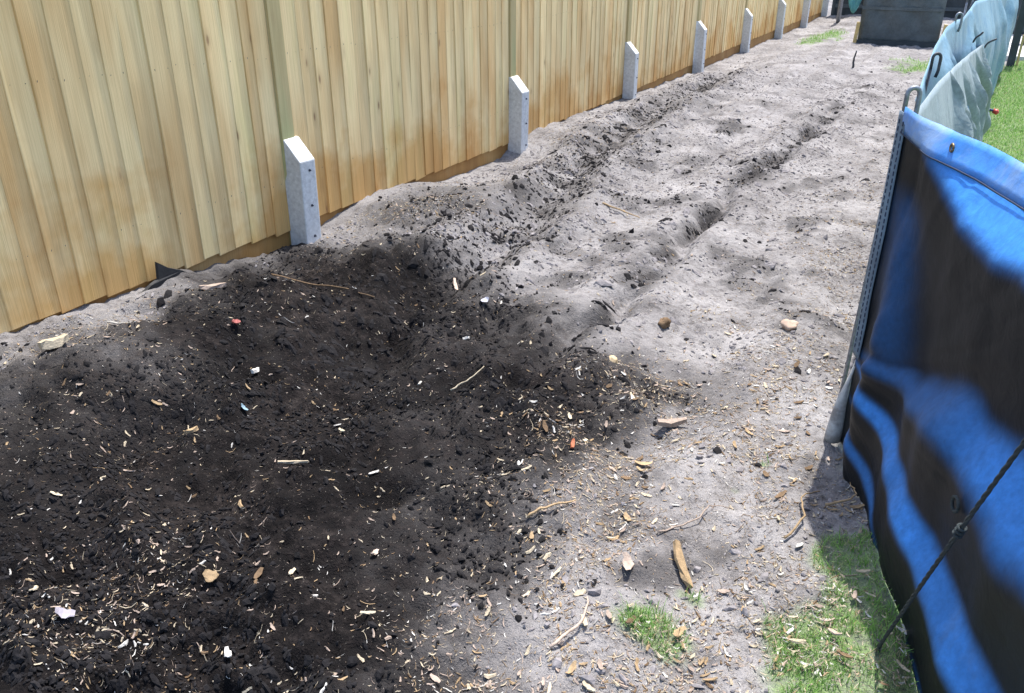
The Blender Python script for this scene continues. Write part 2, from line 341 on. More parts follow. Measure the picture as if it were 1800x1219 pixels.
M = dict(
    soil=soil_material(),
    wood=wood_material(),
    gravel=wood_material('gravel_board_wood', (.50, .34, .15), (.36, .22, .09), (.40, .30, .12)),
    postwood=wood_material('post_wood', (.52, .42, .21), (.44, .34, .16), (.42, .42, .20)),
    concrete=sheet_material('concrete', (.62, .63, .63), (.36, .345, .32), .85, weave=420., spec=.25, dirt_lo=.50, dirt_hi=.78),
    bolt=basic('bolt_steel', (.05, .06, .09), .5, .6, var=.3),
    steel=basic('galvanised_pin', (.23, .25, .28), .5, .55, var=.35, scale=60, bump=.15),
    pin_dark=basic('dark_pin', (.05, .055, .065), .55, .3, var=.4, scale=60),
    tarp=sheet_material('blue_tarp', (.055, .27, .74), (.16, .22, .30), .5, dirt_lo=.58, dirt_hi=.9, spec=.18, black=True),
    hem=sheet_material('blue_hem', (.045, .23, .64), (.33, .40, .46), .5, dirt_lo=.48, dirt_hi=.78),
    edge=sheet_material('edge_hem', (.14, .21, .28), (.08, .10, .13), .55, dirt_lo=.40, dirt_hi=.70),
    stitch=basic('stitching', (.012, .025, .06), .8, var=.3),
    pale_rev=sheet_material('pale_reverse', (.42, .44, .45), (.16, .14, .13), .6, dirt_lo=.46, dirt_hi=.60),
    cloth_a=sheet_material('grey_sheet', (.21, .265, .29), (.13, .165, .18), .55, dirt_lo=.48, dirt_hi=.72),
    cloth_b=sheet_material('pale_blue_sheet', (.14, .265, .35), (.085, .18, .30), .48, dirt_lo=.50, dirt_hi=.72),
    rope=basic('dark_rope', (.030, .040, .042), .85, var=.35, scale=200, bump=.5, bscale=500),
    black=sheet_material('black_board', (.060, .078, .086), (.135, .16, .17), .45, dirt_lo=.42, dirt_hi=.72),
    black2=basic('dark_hoarding', (.034, .046, .052), .6, var=.4, scale=6),
    stakewood=basic('stake_wood', (.60, .44, .18), .75, var=.25, scale=30),
    paving=basic('pale_paving', (.50, .49, .48), .9, var=.14, scale=8, bump=.3),
    bench=basic('bench_wood', (.34, .22, .15), .7, var=.3, scale=30),
    dblue=basic('dark_blue_plastic', (.015, .045, .13), .4, var=.2),
    red=basic('red_plastic', (.55, .06, .04), .4, var=.2),
    membrane=basic('black_membrane', (.016, .016, .017), .75, var=.4),
    brass=basic('dull_brass', (.22, .15, .07), .45, .7, var=.3),
    teal=sheet_material('teal_net', (.10, .33, .34), (.20, .42, .42), .6),
)
CHIPCOL = [('chip_cream', (.46, .39, .28)), ('chip_tan', (.33, .235, .135)), ('chip_pinkish', (.37, .29, .235)), ('chip_white', (.54, .52, .48)), ('chip_brown', (.16, .105, .06))]
CHIPS = [basic(n, c, .85, var=.28, scale=55, bump=.3, bscale=150, obj_rand=.22, spec=.25) for n, c in CHIPCOL]
CLOD = [basic('clod_dry', (.22, .205, .208), .95, var=.35, scale=40, bump=.5, spec=.15), basic('clod_dark', (.012, .011, .012), .9, var=.5, scale=40, bump=.5, spec=.2)]
def grass_material(name, lo, hi):
    m, nt, b = newmat(name); L = nt.links
    g = N(nt, 'ShaderNodeNewGeometry'); r = ramp(nt, [(0, lo), (.90, hi), (.94, (.46, .40, .22)), (1, (.55, .48, .30))]); L.new(g.outputs['Random Per Island'], r.inputs[0])
    L.new(r.outputs[0], b.inputs['Base Color']); b.inputs['Roughness'].default_value = .55; b.inputs['Specular IOR Level'].default_value = .3
    tr = N(nt, 'ShaderNodeBsdfTranslucent'); L.new(r.outputs[0], tr.inputs['Color'])
    ms = N(nt, 'ShaderNodeMixShader'); ms.inputs[0].default_value = .35
    L.new(b.outputs[0], ms.inputs[1]); L.new(tr.outputs[0], ms.inputs[2]); L.new(ms.outputs[0], nt.nodes['Material Output'].inputs['Surface'])
    return m
GRASS = grass_material('grass_blade', (.12, .28, .05), (.32, .52, .15))

# ------------------------------------------------------------------ ground: one sheet from the site to the horizon
def axis(core, lo_far, hi_far):
    a = list(core); s = a[-1]-a[-2]
    while a[-1] < hi_far: s *= 1.25; a.append(a[-1]+s)
    s = a[1]-a[0]
    while a[0] > lo_far: s *= 1.25; a.insert(0, a[0]-s)
    return np.array(a)
xs = np.arange(-3.5, .62, .0125)
ys = [.55]; st = .0105
while ys[-1] < 21: ys.append(ys[-1]+st); st = min(st*1.0052, .09)
XS = axis(xs, -320, 320); YS = axis(ys, -320, 420)
GX, GY = np.meshgrid(XS, YS); gx = GX.ravel(); gy = GY.ravel()
gz = Zf(gx, gy)
nx, ny = len(XS), len(YS)
idx = np.arange(nx*ny).reshape(ny, nx)
Q = np.stack([idx[:-1, :-1].ravel(), idx[:-1, 1:].ravel(), idx[1:, 1:].ravel(), idx[1:, :-1].ravel()], 1)
gm = fast_mesh('ground', np.stack([gx, gy, gz], 1), Q, [M['soil']], smooth=True)
g_dark = dark_f(gx, gy); g_grass = grass_f(gx, gy)
for nm, val in (('darkness', g_dark), ('grassy', g_grass)):
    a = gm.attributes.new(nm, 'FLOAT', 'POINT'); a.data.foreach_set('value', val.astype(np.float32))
tag(link('ground', gm), kind='structure')
def on_grid(field):
    fld = field.reshape(ny, nx)
    def f(x, y):
        x = np.asarray(x, float); y = np.asarray(y, float)
        i = np.clip(np.searchsorted(XS, x)-1, 0, nx-2); j = np.clip(np.searchsorted(YS, y)-1, 0, ny-2)
        u = (x-XS[i])/(XS[i+1]-XS[i]); v = (y-YS[j])/(YS[j+1]-YS[j])
        return (fld[j, i]*(1-u)+fld[j, i+1]*u)*(1-v)+(fld[j+1, i]*(1-u)+fld[j+1, i+1]*u)*v
    return f
Zf, dark_f, grass_f = on_grid(gz), on_grid(g_dark), on_grid(g_grass)     # from here on: read off the ground mesh

# ------------------------------------------------------------------ close-boarded fence with concrete spurs
fence = empty('wooden_fence', (-3.25, 3.63, 0))
tag(fence, 'new tan close-boarded timber fence on short concrete posts, running the whole left side', 'fence')
FX, FY = -3.25, 3.63
def fchild(o): o.parent = fence; o.matrix_parent_inverse = Matrix.Translation((-FX, -FY, 0)); return o
def board_mesh(wd, seed):
    r = random.Random(seed); H = 1.78
    V = []; F = []
    # feather edge: thick at the near (-y) side, thin at the far side; small chamfers on the thick edge
    prof = [(0.003, 0), (.0125, 0), (.0145, .003), (.0075, wd), (0.0, wd)]
    zs = [0, .4, .9, 1.4, H]
    for i, z in enumerate(zs):
        bow = r.uniform(-.0025, .0025) if 0 < i < 4 else 0
        for k, (x, y) in enumerate(prof):
            zz = z + (r.uniform(-.004, .004) if i == 0 and k in (1, 2) else 0)
            V.append((x+bow, y, zz))
    n = len(prof)
    for i in range(len(zs)-1):
        for k in range(n):
            F.append((i*n+k, i*n+(k+1) % n, (i+1)*n+(k+1) % n, (i+1)*n+k))
    F.append(tuple(range(n))); F.append(tuple((len(zs)-1)*n+k for k in range(n-1, -1, -1)))
    me_f = len(F)
    for z in (.28, .95, 1.6):                                # nail heads
        for yy in (.022, wd*.72):
            b0 = len(V); xx = .0145-(.007)*(yy/wd)+.0012
            for k in range(6): V.append((xx, yy+.0022*math.cos(k*1.047), z+r.uniform(-.004, .004)+.0022*math.sin(k*1.047)))
            F.append(tuple(b0+k for k in range(6)))
    me = mesh('board', V, F, [M['wood'], M['bolt']])
    for p in me.polygons[me_f:]: p.material_index = 1
    return me
BW = [.112, .120, .128]
BM = [[board_mesh(wd+.012, 10*i+j) for j in range(3)] for i, wd in enumerate(BW)]
posts_y = [FY+2.75*n for n in range(-1, 8)]
bot = lambda y: float(np.interp(y, [.9, 1.8, 2.4, 3.6, 3.7, 6.2, 9, 15, 23], [.19, .162, .128, .078, .088, .04, .04, .04, -.03]))
rb = random.Random(5)
for bi in range(len(posts_y)-1):
    y0, y1 = posts_y[bi]+.054, posts_y[bi+1]-.064
    y = y0; base = bot(.5*(y0+y1)); sl = (bot(y1-.05)-bot(y0+.05))/(y1-y0)
    while y < y1-.04:
        k = rb.randrange(3); wd = BW[k]
        if y+wd > y1: k = 0
        o = link('board', BM[k][rb.randrange(3)])
        zz = bot(y0+.05)+sl*(y-y0)+rb.uniform(-.008, .006)
        o.location = (FX-.018+rb.uniform(-.003, .0035), min(y, y1-BW[k]-.004), zz)
        o.rotation_euler = (rb.uniform(-.0016, .0016), 0, rb.uniform(-.022, .012))
        fchild(o); y += wd+rb.uniform(-.004, .001)
def spur_mesh():
    pr = [(-.118, -.55), (.012, -.55), (.012, .470), (-.092, .583), (-.118, .586)]
    V = []; F = []
    for y in (-.061, .061):
        for x, z in pr: V.append((x, y, z))
    n = 5
    F.append(tuple(range(n))); F.append(tuple(range(2*n-1, n-1, -1)))
    for k in range(n): F.append((k, k+n, (k+1) % n+n, (k+1) % n))
    me = mesh('concrete_post', V, F, M['concrete'])
    bm = bmesh.new(); bm.from_mesh(me); bmesh.ops.recalc_face_normals(bm, faces=bm.faces[:])
    bmesh.ops.bevel(bm, geom=bm.edges[:], offset=.007, segments=2, affect='EDGES', profile=.6); bm.to_mesh(me); bm.free(); return me
def bolt_mesh():
    V, F = [], []
    for (r, x0, x1, s) in ((.008, 0, .002, 10), (.0055, .002, .007, 6), (.003, .007, .012, 8)):
        b0 = len(V)
        for x in (x0, x1):
            for k in range(s): V.append((x, r*math.cos(2*math.pi*k/s), r*math.sin(2*math.pi*k/s)))
        for k in range(s): F.append((b0+k, b0+(k+1) % s, b0+s+(k+1) % s, b0+s+k))
        F.append(tuple(b0+s+k for k in range(s)))
    return mesh('bolt', V, F, M['bolt'])
SM = spur_mesh(); BO = bolt_mesh()
TP = mesh('timber_post', *box_vf(-.11, 0, -.049, .049, -.4, 1.86), M['postwood'])
for n, py in enumerate(posts_y):
    o = link('timber_post', TP, loc=(-3.244, py, 0)); fchild(o)
    o = link('concrete_post', SM, loc=(-3.148, py, .0+.012*math.sin(n*2.1))); o.rotation_euler = (random.uniform(-.022, .022), random.uniform(-.02, .02), random.uniform(-.05, .05)); fchild(o)
    for zz in (.415, .215, .035):
        c = link('bolt', BO, o, (0.0125, random.uniform(.002, .018), zz))
for n in range(len(posts_y)-1):
    a, b_ = posts_y[n]+.055, posts_y[n+1]-.055; zc = .5*(bot(a)+bot(b_))
    V, F = box_vf(-.022, 0, 0, b_-a, -.155, .03)
    o = link('gravel_board', mesh('gravel_board', V, F, M['gravel']), loc=(FX-.026, a, bot(a+.05)+.004)); o.rotation_euler.x = math.atan((bot(b_-.05)-bot(a+.05))/(b_-a)); fchild(o)
    if n >= 3:
        V, F = box_vf(-.03, 0, 0, b_-a, -.40, -.002)
        o = link('concrete_base_panel', mesh('concrete_base_panel', V, F, M['concrete']), loc=(FX-.018, a, zc-.157)); fchild(o)

# ------------------------------------------------------------------ near blue tarp, slack between pins, in horizontal drapes
A0 = np.array([-.118, 2.76]); DIR = np.array([.350, -.937]); NRM = np.array([-.937, -.350])   # NRM: towards the path
ns, nz_ = 150, 170
SS = np.linspace(0, 2.05, ns); ZZ = np.linspace(0, 1.155, nz_)
sg, zg = np.meshgrid(SS, ZZ, indexing='ij')
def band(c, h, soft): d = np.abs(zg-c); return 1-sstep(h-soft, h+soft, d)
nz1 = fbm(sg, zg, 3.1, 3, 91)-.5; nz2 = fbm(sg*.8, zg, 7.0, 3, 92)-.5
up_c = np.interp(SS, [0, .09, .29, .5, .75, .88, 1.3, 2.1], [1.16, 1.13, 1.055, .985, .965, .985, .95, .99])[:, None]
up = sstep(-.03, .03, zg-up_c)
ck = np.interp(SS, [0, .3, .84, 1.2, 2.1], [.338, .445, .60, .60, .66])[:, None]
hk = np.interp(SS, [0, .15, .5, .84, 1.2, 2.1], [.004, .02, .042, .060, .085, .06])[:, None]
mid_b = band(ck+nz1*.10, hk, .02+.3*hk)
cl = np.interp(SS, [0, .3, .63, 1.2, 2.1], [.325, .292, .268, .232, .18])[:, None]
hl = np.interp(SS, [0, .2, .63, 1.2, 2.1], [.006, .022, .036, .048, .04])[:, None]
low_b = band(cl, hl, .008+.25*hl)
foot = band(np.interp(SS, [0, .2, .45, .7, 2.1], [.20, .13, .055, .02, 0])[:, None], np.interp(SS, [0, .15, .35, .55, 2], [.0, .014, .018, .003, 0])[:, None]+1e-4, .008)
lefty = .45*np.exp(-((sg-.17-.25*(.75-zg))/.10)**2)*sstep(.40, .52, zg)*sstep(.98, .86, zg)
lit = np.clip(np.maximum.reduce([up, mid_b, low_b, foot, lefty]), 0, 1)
slope = .55*lit - .13*(1-lit) + nz2*.10
# going down from the top edge the sheet comes out where it is lit from above and falls back below
dz = ZZ[1]-ZZ[0]
wv = np.cumsum(slope[:, ::-1]*dz, axis=1)[:, ::-1]
tot = wv[:, :1]; wv = wv - tot*(1-zg/1.155)*.55
edge = sstep(0, .22, sg)
wv = wv*edge
wv = wv + .005*(fbm(sg, zg, 12, 3, 95)-.5)*edge
def smooth2(a, k):
    for _ in range(k):
        b = a.copy(); b[1:-1] = (a[:-2]+2*a[1:-1]+a[2:])/4; a = b.copy(); a[:, 1:-1] = (b[:, :-2]+2*b[:, 1:-1]+b[:, 2:])/4
    return a
wv = smooth2(wv, 2)
th = np.arctan2(zg-.333, sg+.012)                            # sharp creases fanning out from the tie
rad = np.hypot(zg-.333, sg+.012)
cre = np.abs(2*vnoise(th*5.5+3.3, rad*1.2, 98)-1); wv = wv+.0035*(np.abs(2*vnoise(th*17+8, rad*2.5, 96)-1)-.5)*sstep(.05, .3, rad)*edge
wv = wv+.010*(cre-.5)*sstep(.02, .25, rad)*sstep(1.5, .5, rad)*sstep(.0, .05, sg)
wv = wv-.11*(zg/1.155)*sstep(0, .5, sg)
def wsample(s, z):
    i = np.clip(s/SS[-1]*(ns-1), 0, ns-1.001); j = np.clip(z/ZZ[-1]*(nz_-1), 0, nz_-1.001)
    i0 = int(i); j0 = int(j); fi = i-i0; fj = j-j0
    return float((wv[i0, j0]*(1-fj)+wv[i0, j0+1]*fj)*(1-fi)+(wv[i0+1, j0]*(1-fj)+wv[i0+1, j0+1]*fj)*fi)
def top_sag(s): return -.030*math.sin(min(max(s/1.15, 0), 1)*math.pi)
def tp(s, z, off=0.0):
    q = A0+DIR*s+NRM*(wsample(max(s, 0), z)+off); zz = z+top_sag(s)*(z/1.155)
    return (q[0], q[1], zz)
def strip(name, rows, mat, parent, thick=.002, smooth=True):
    ny_, nx_ = len(rows), len(rows[0]); V = [p for r in rows for p in r]
    F = [(i*nx_+k, i*nx_+k+1, (i+1)*nx_+k+1, (i+1)*nx_+k) for i in range(ny_-1) for k in range(nx_-1)]
    o = link(name, mesh(name, V, F, mat, smooth), parent)
    if thick: md = o.modifiers.new('thick', 'SOLIDIFY'); md.thickness = thick; md.offset = 0
    return o
tarp = empty('blue_tarp'); tag(tarp, 'slack royal blue tarpaulin with dark shade painted on and stitched top hem, nearest on the right', 'tarpaulin')
rows = []
for i, s in enumerate(SS):
    zb = max(zf(*(A0+DIR*s+NRM*.05)), -.05)
    rows.append([tp(s, z if z > .06 else max(z, zb+.006)) for z in ZZ])
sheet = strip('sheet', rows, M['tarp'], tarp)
shade_mask = smooth2(np.clip(1-np.maximum.reduce([up, mid_b*np.interp(SS, [0, .4, .75, 1.0, 2], [.5, .5, .6, .95, .9])[:, None], low_b*(.82+.36*(fbm(sg*2, zg, 6, 3, 94)-.3)), foot*.7, lefty*.8]), 0, 1), 1)  # shade painted dark everywhere outside the lit folds
shade_mask = np.clip(shade_mask, 0, 1)**.55
sheet.data.attributes.new('painted_shade', 'FLOAT', 'POINT').data.foreach_set('value', shade_mask.ravel().astype(np.float32))
hem = strip('top_hem', [[tp(s, z, .0045+.003*math.sin(s*9+z*40)) for z in np.linspace(1.085, 1.158, 5)] for s in np.linspace(.012, 2.05, 90)], M['hem'], tarp)
strip('seam', [[tp(s, z, .0085) for z in (1.0835, 1.0875)] for s in np.linspace(.012, 2.05, 90)], M['stitch'], hem, thick=.0015)
eh = strip('edge_hem', [[tp(s, z, .006) for z in np.linspace(.345, 1.14, 50)] for s in (-.030, -.012, .010, .034)], M['edge'], tarp, thick=.003)
V, F = [], []
for cs in (-.012, .022):
    for z in np.arange(.37, 1.12, .021):
        a = [tp(cs-.0022, z, .0095), tp(cs+.0022, z, .0095), tp(cs+.0022, z+.013, .0095), tp(cs-.0022, z+.013, .0095)]
        b0 = len(V); V += a; F.append((b0, b0+1, b0+2, b0+3))
o = link('stitching', mesh('stitching', V, F, M['stitch']), eh); o['kind'] = 'stuff'; md = o.modifiers.new('t', 'SOLIDIFY'); md.thickness = .0015
# loose pale flap of the hem below the tie
fl = []
for t in np.linspace(0, 1, 14):
    z = .41*(1-t)+.004*t; wdt = .004+.046*min(1, t*1.6)
    cx_, cy_ = -.104-.022*t, 2.775+.012*math.sin(t*4)
    fl.append([(cx_-wdt*.75+wdt*.9*k+.006*math.sin(k*3+t*5), cy_-.012-.02*math.sin(k*3.1), z+.008*k) for k in np.linspace(0, 1, 6)])
strip('hem_flap', fl, M['pale_rev'], tarp, thick=.003)
# eyelet ring with its tied cord, on the tarp face
er = Vector(tp(1.0, .475, .012)); ring = [er+Vector((DIR[0]*.017*math.cos(a), DIR[1]*.017*math.cos(a), .017*math.sin(a))) for a in np.linspace(0, 2*math.pi, 17)]
tube('eyelet', ring, .004, M['rope'], tarp, 6)

for se in (.30, .79, 1.28, 1.77):      # eyelets in the hem
    ec = Vector(tp(se, 1.125, .010)); tube('hem_eyelet', [ec+Vector((DIR[0]*.010*math.cos(q), DIR[1]*.010*math.cos(q), .010*math.sin(q))) for q in np.linspace(0, 2*math.pi, 15)], .0032, M['brass'], tarp, 6)
# guy rope and the thinner cord
gz0 = zf(.105, 1.758)
P_top = Vector((.30, 1.27, 1.32)); P_bot = Vector((.100, 1.765, gz0+.005))
pts = [P_bot.lerp(P_top, t)+Vector((-.012*math.sin(t*math.pi), 0, -.02*math.sin(t*math.pi))) for t in np.linspace(0, 1, 24)]
rope = empty('guy_rope', P_bot); tag(rope, 'taut dark guy rope slanting across the front of the blue tarpaulin', 'rope')
def under(root, o): o.parent = root; o.matrix_parent_inverse = Matrix.Translation(-root.location); return o
V, F = [], []
L_ = [Vector(p) for p in pts]; dense = smooth_path(L_, 6)
for ph in (0, 2*math.pi/3, 4*math.pi/3):
    tdir = (P_top-P_bot).normalized(); a = tdir.orthogonal().normalized(); b_ = tdir.cross(a)
    q = [p+(a*math.cos(i*.75+ph)+b_*math.sin(i*.75+ph))*.0023 for i, p in enumerate(dense)]
    v, f = tube_vf(q, .0026, 5); b0 = len(V); V += v; F += [tuple(k+b0 for k in g) for g in f]
under(rope, link('strand', mesh('strand', V, F, M['rope'], True)))
kp = L_[10]; V, F = [], []
for j in range(3):
    rg = [kp+tdir*(.012*j-.012)+(a*math.cos(t)+b_*math.sin(t))*.007 for t in np.linspace(0, 2*math.pi, 13)]
    v, f = tube_vf(rg, .0035, 6); b0 = len(V); V += v; F += [tuple(k+b0 for k in g) for g in f]
under(rope, link('knot', mesh('knot', V, F, M['rope'], True)))
pegp = [P_bot+Vector((-.004, .012, .02)), P_bot+Vector((.006, .004, .022)), P_bot+Vector((.004, 0, -.05))]
under(rope, tube('peg', pegp, .004, M['pin_dark']))

# steel pins with crook tops
def pin(x, y, top, label, mat, lean=(0, 0), side=(.85, .5), sc_=1.0, r=.0075):
    zb = zf(x, y)-.1
    s = Vector((side[0], side[1], 0)).normalized()
    base = Vector((x, y, zb)); tip = Vector((x+lean[0], y+lean[1], top))
    o = empty('steel_pin', (x, y, zf(x, y))); tag(o, label, 'pin', 'steel pins holding up the windbreak')
    P = [base, base.lerp(tip, .5), tip-Vector((0, 0, .07*sc_))]
    for t in np.linspace(0, 1, 9):
        an = math.pi*(1-t); P.append(tip+s*(.019*sc_*(1+math.cos(an)))+Vector((0, 0, .020*sc_*math.sin(an)-.02*sc_)))
    P.append(tip+s*.038*sc_+Vector((0, 0, -.075*sc_))); P.append(tip+s*.030*sc_+Vector((0, 0, -.105*sc_)))
    under(o, tube('rod', P[:3], r, mat)); under(o, tube('crook', P[2:], r*.98, mat)); return o
pin(-.150, 2.80, 1.20, 'grey crook-topped steel pin at the corner of the blue tarpaulin', M['steel'], (.025, .02))
pin(-.165, 4.02, 1.17, 'dark crook-topped steel pin left of the grey-green sheet, second from the blue tarpaulin', M['pin_dark'], (.055, 0), sc_=.9, r=.0065)
pin(-.085, 6.02, 1.19, 'slim steel pin poking above the shoulder of the pale sheets', M['steel'], sc_=1.0)
pin(-.055, 7.55, 1.24, 'farthest slim steel pin above the pale blue sheet', M['steel'], sc_=1.1)
pin(.33, 1.25, 1.32, 'steel pin at the near end of the blue tarpaulin where the guy rope is tied', M['steel'])

# ------------------------------------------------------------------ pale far sheets (kicked out at the foot over the lawn)
def poly(P, t):
    P = np.array(P, float); d = np.r_[0, np.cumsum(np.linalg.norm(np.diff(P, axis=0), axis=1))]; d /= d[-1]
    return np.array([np.interp(t, d, P[:, k]) for k in range(3)])
def hung(name, top, botm, mat, label, seed, wr=.040, nu=110, nv=40, pulls=()):
    U, Vv = np.meshgrid(np.linspace(0, 1, nu), np.linspace(0, 1, nv), indexing='ij')
    T = poly(top, U[:, 0]).T; B = poly(botm, U[:, 0]).T
    P = T[:, None]*(1-Vv[..., None])+B[:, None]*Vv[..., None]
    n = (fbm(U*9, Vv*1.1, 1.0, 3, seed)-.5)*2*wr + (fbm(U*34, Vv*1.6, 1.0, 2, seed+5)-.5)*wr*.6
    for (pu, k) in pulls:   # creases fanning down from a fixing
        n = n + .085*np.exp(-((U-pu-k*Vv*.10)/(.006+.022*Vv))**2)*(1-Vv)**.5
    P[..., 0] += n*np.minimum(1, Vv*4)+.05*np.sin(Vv*math.pi); P[..., 1] -= n*.3
    rows = [[tuple(p) for p in r] for r in P]
    o = strip(name, rows, mat, None, thick=.003); tag(o, label, 'sheet', 'sheets of the windbreak'); return o
gl = lambda x, y: zf(x, y)+.012
hung('grey_sheet', [(-.10, 2.80, 1.12), (-.085, 3.3, 1.10), (-.064, 3.6, 1.115), (-.02, 4.6, 1.065), (.03, 6.0, .968), (.115, 7.5, .885)],
     [(.06, 2.86, .01), (.12, 3.6, .01), (.16, 4.6, .01), (.19, 6.0, .012), (.185, 8.7, .012)], M['cloth_a'],
     'grey-green slack sheet just beyond the blue tarpaulin, edge tied up at a slant', 201, pulls=((.30, 1.2), (.31, -.8), (.45, 1), (.62, -.6), (.97, -2), (.8, .5)))
hung('pale_blue_sheet', [(-.12, 3.4, 1.08), (-.135, 4.9, 1.11), (-.12, 5.75, 1.13), (-.08, 6.05, 1.15), (-.05, 6.6, 1.12), (.0, 7.6, 1.17), (.08, 8.7, 1.14), (.28, 11.4, 1.14), (.47, 13.75, 1.15)],
     [(.0, 3.4, .01), (.02, 5.6, .01), (.06, 7.4, .01), (.21, 9.3, .01), (.34, 11, .01), (.53, 13.75, .01)], M['cloth_b'],
     'pale sky-blue sheet at the far end of the windbreak, bunched in folds', 203, wr=.085, nu=150, pulls=((.2, 1), (.205, -1.4), (.36, 1), (.365, -1), (.62, .6), (.8, -.5)))
for (p, lab, dx) in (((.105, 7.45, .90), 'short dark clip holding the slanting edge of the grey-green sheet', .05), ((.02, 6.9, .99), 'dark clip on the pale blue sheet above the slanting edge', -.02), ((-.01, 4.75, 1.0), 'short dark clip hanging on the grey-green sheet near its top', .0)):
    P = [Vector(p)+Vector((.05, 0, 0))+Vector(d) for d in ((-.03, 0, -.045), (-.018, 0, -.012), (.004, 0, .008), (.026+dx*.3, 0, .028))]
    if 'near its top' in lab: continue
    tag(tube('sheet_clip', smooth_path(P, 4), [.004]+[.007]*11+[.004], M['pin_dark'], None, 7), lab, 'clip')

# ------------------------------------------------------------------ far end: black boards, hoarding, paving, bench
def black_panel(x0, x1, y, h, label, mat, tilt=0.0):
    o = empty('black_panel', ((x0+x1)/2, y, zf((x0+x1)/2, y))); tag(o, label, 'panel', 'black panels across the far end')
    z0 = o.location.z
    nxp, nzp = 16, 14; rows = []
    for k in range(nzp):
        v = k/(nzp-1); rows.append([(x0+(x1-x0)*i/(nxp-1), y+.02*math.sin(i*1.1+k*.7)*math.sin(v*math.pi)+tilt*v, z0+.02+h*v) for i in range(nxp)])
    s = strip('board_face', rows, mat, None, thick=.012); under(o, s)
    V, F = box_vf(x0-.01, x1+.01, y-.05, y-.012, z0-.02, z0+.075); under(o, link('bottom_rail', mesh('bottom_rail', V, F, M['black2'])))
    V, F = box_vf(x0, x1, y-.03, y-.009, z0+h*.45, z0+h*.45+.05); under(o, link('cross_rail', mesh('cross_rail', V, F, M['black'])))
    return o
black_panel(-1.70, -.42, 16.55, 1.25, 'black board panel between two yellow wooden stakes at the far end of the path', M['black'])
for x, h, lab in ((-1.735, .34, 'short yellow wooden stake at the left foot of the black board'), (-.375, .36, 'short yellow wooden stake at the right foot of the black board')):
    z0 = zf(x, 16.5); V, F = box_vf(-.028, .028, -.02, .02, -.2, h)
    o = link('wooden_stake', mesh('wooden_stake', V, F, M['stakewood']), loc=(x, 16.5, z0)); o.rotation_euler.y = .05; tag(o, lab, 'stake', 'yellow stakes at the far end')
    bm = bmesh.new(); bm.from_mesh(o.data); bmesh.ops.bevel(bm, geom=bm.edges[:], offset=.004, segments=1, affect='EDGES'); bm.to_mesh(o.data); bm.free()
hx = [-3.05, -2.35, -1.2, -.02, 1.16, 2.34, 3.52]
labs = ['dark hoarding panel meeting the far end of the wooden fence', 'dark hoarding panel behind the left part of the black board', 'dark hoarding panel behind the right part of the black board',
        'dark hoarding panel behind the far sheets', 'dark hoarding panel behind the bench', 'dark hoarding panel right of the bench']
for i in range(6):
    y = (23.2 if i < 3 else 18.6)+.03*(i % 2); o = empty('hoarding_panel', (hx[i], y, -.1)); tag(o, labs[i], 'hoarding', 'dark hoarding panels')
    V, F = box_vf(hx[i]+.012, hx[i+1]-.012, y, y+.02, -.2, 1.8); under(o, link('panel_face', mesh('panel_face', V, F, M['black2'])))
    for z in (.06, 1.0): V, F = box_vf(hx[i]+.02, hx[i+1]-.02, y-.04, y-.003, z, z+.08); under(o, link('rail', mesh('rail', V, F, M['black'])))
    V, F = box_vf(hx[i]-.035, hx[i]+.035, y-.06, y-.001, -.2, 1.85); under(o, link('post', mesh('post', V, F, M['postwood'] if i == 1 else M['black2'])))
# grey pole and teal netting near the end of the fence
pole = tube('grey_pole', [(-2.62, 21.0, -.3), (-2.62, 21.0, 1.7)], .045, M['steel'], None, 12); tag(pole, 'upright grey pole near the far end of the wooden fence', 'pole')
rows = [[(-1.98+.22*i/7+.02*math.sin(k), 16.7+.03*math.sin(i*2.0+k), .62+.5*(1-k/9)-.22*math.sin(i/7*math.pi)*(k/9)) for i in range(8)] for k in range(10)]
tag(strip('teal_net', rows, M['teal'], None, .004), 'scrap of teal netting hanging beside the black board', 'netting')
# dark corner post with its pale batten, at the end of the sheets
o = empty('corner_post', (.60, 14.0, zf(.6, 14))); tag(o, 'dark square post with yellow batten at the far end of the pale blue sheet', 'post')
V, F = box_vf(.555, .65, 13.96, 14.05, -.3, 1.8); under(o, link('post_shaft', mesh('post_shaft', V, F, M['black2'])))
V, F = box_vf(.665, .695, 13.98, 14.01, -.3, .40); under(o, link('batten', mesh('batten', V, F, M['stakewood'])))
V, F = box_vf(.72, .76, 14.0, 14.04, .8, 1.5); under(o, link('batten', mesh('batten', V, F, M['stakewood'])))
# paving beyond the lawn
V, F = box_vf(.3, 6.0, 14.75, 18.2, -.3, zf(1, 15)+.05); tag(link('paving', mesh('paving', V, F, M['paving'])), kind='structure')
pz = zf(1, 15)+.05
o = empty('bench', (1.5, 16.6, pz)); tag(o, 'low bench with brown slat top on the pale paving beyond the lawn', 'bench')
for k in range(3): V, F = box_vf(.66, 2.2, 16.42+.12*k, 16.52+.12*k, pz+.36, pz+.40); under(o, link('slat', mesh('slat', V, F, M['bench'])))
for x in (.80, 2.05):
    for y in (16.45, 16.72): V, F = box_vf(x, x+.04, y, y+.04, pz, pz+.36); under(o, link('leg', mesh('leg', V, F, M['pin_dark'])))
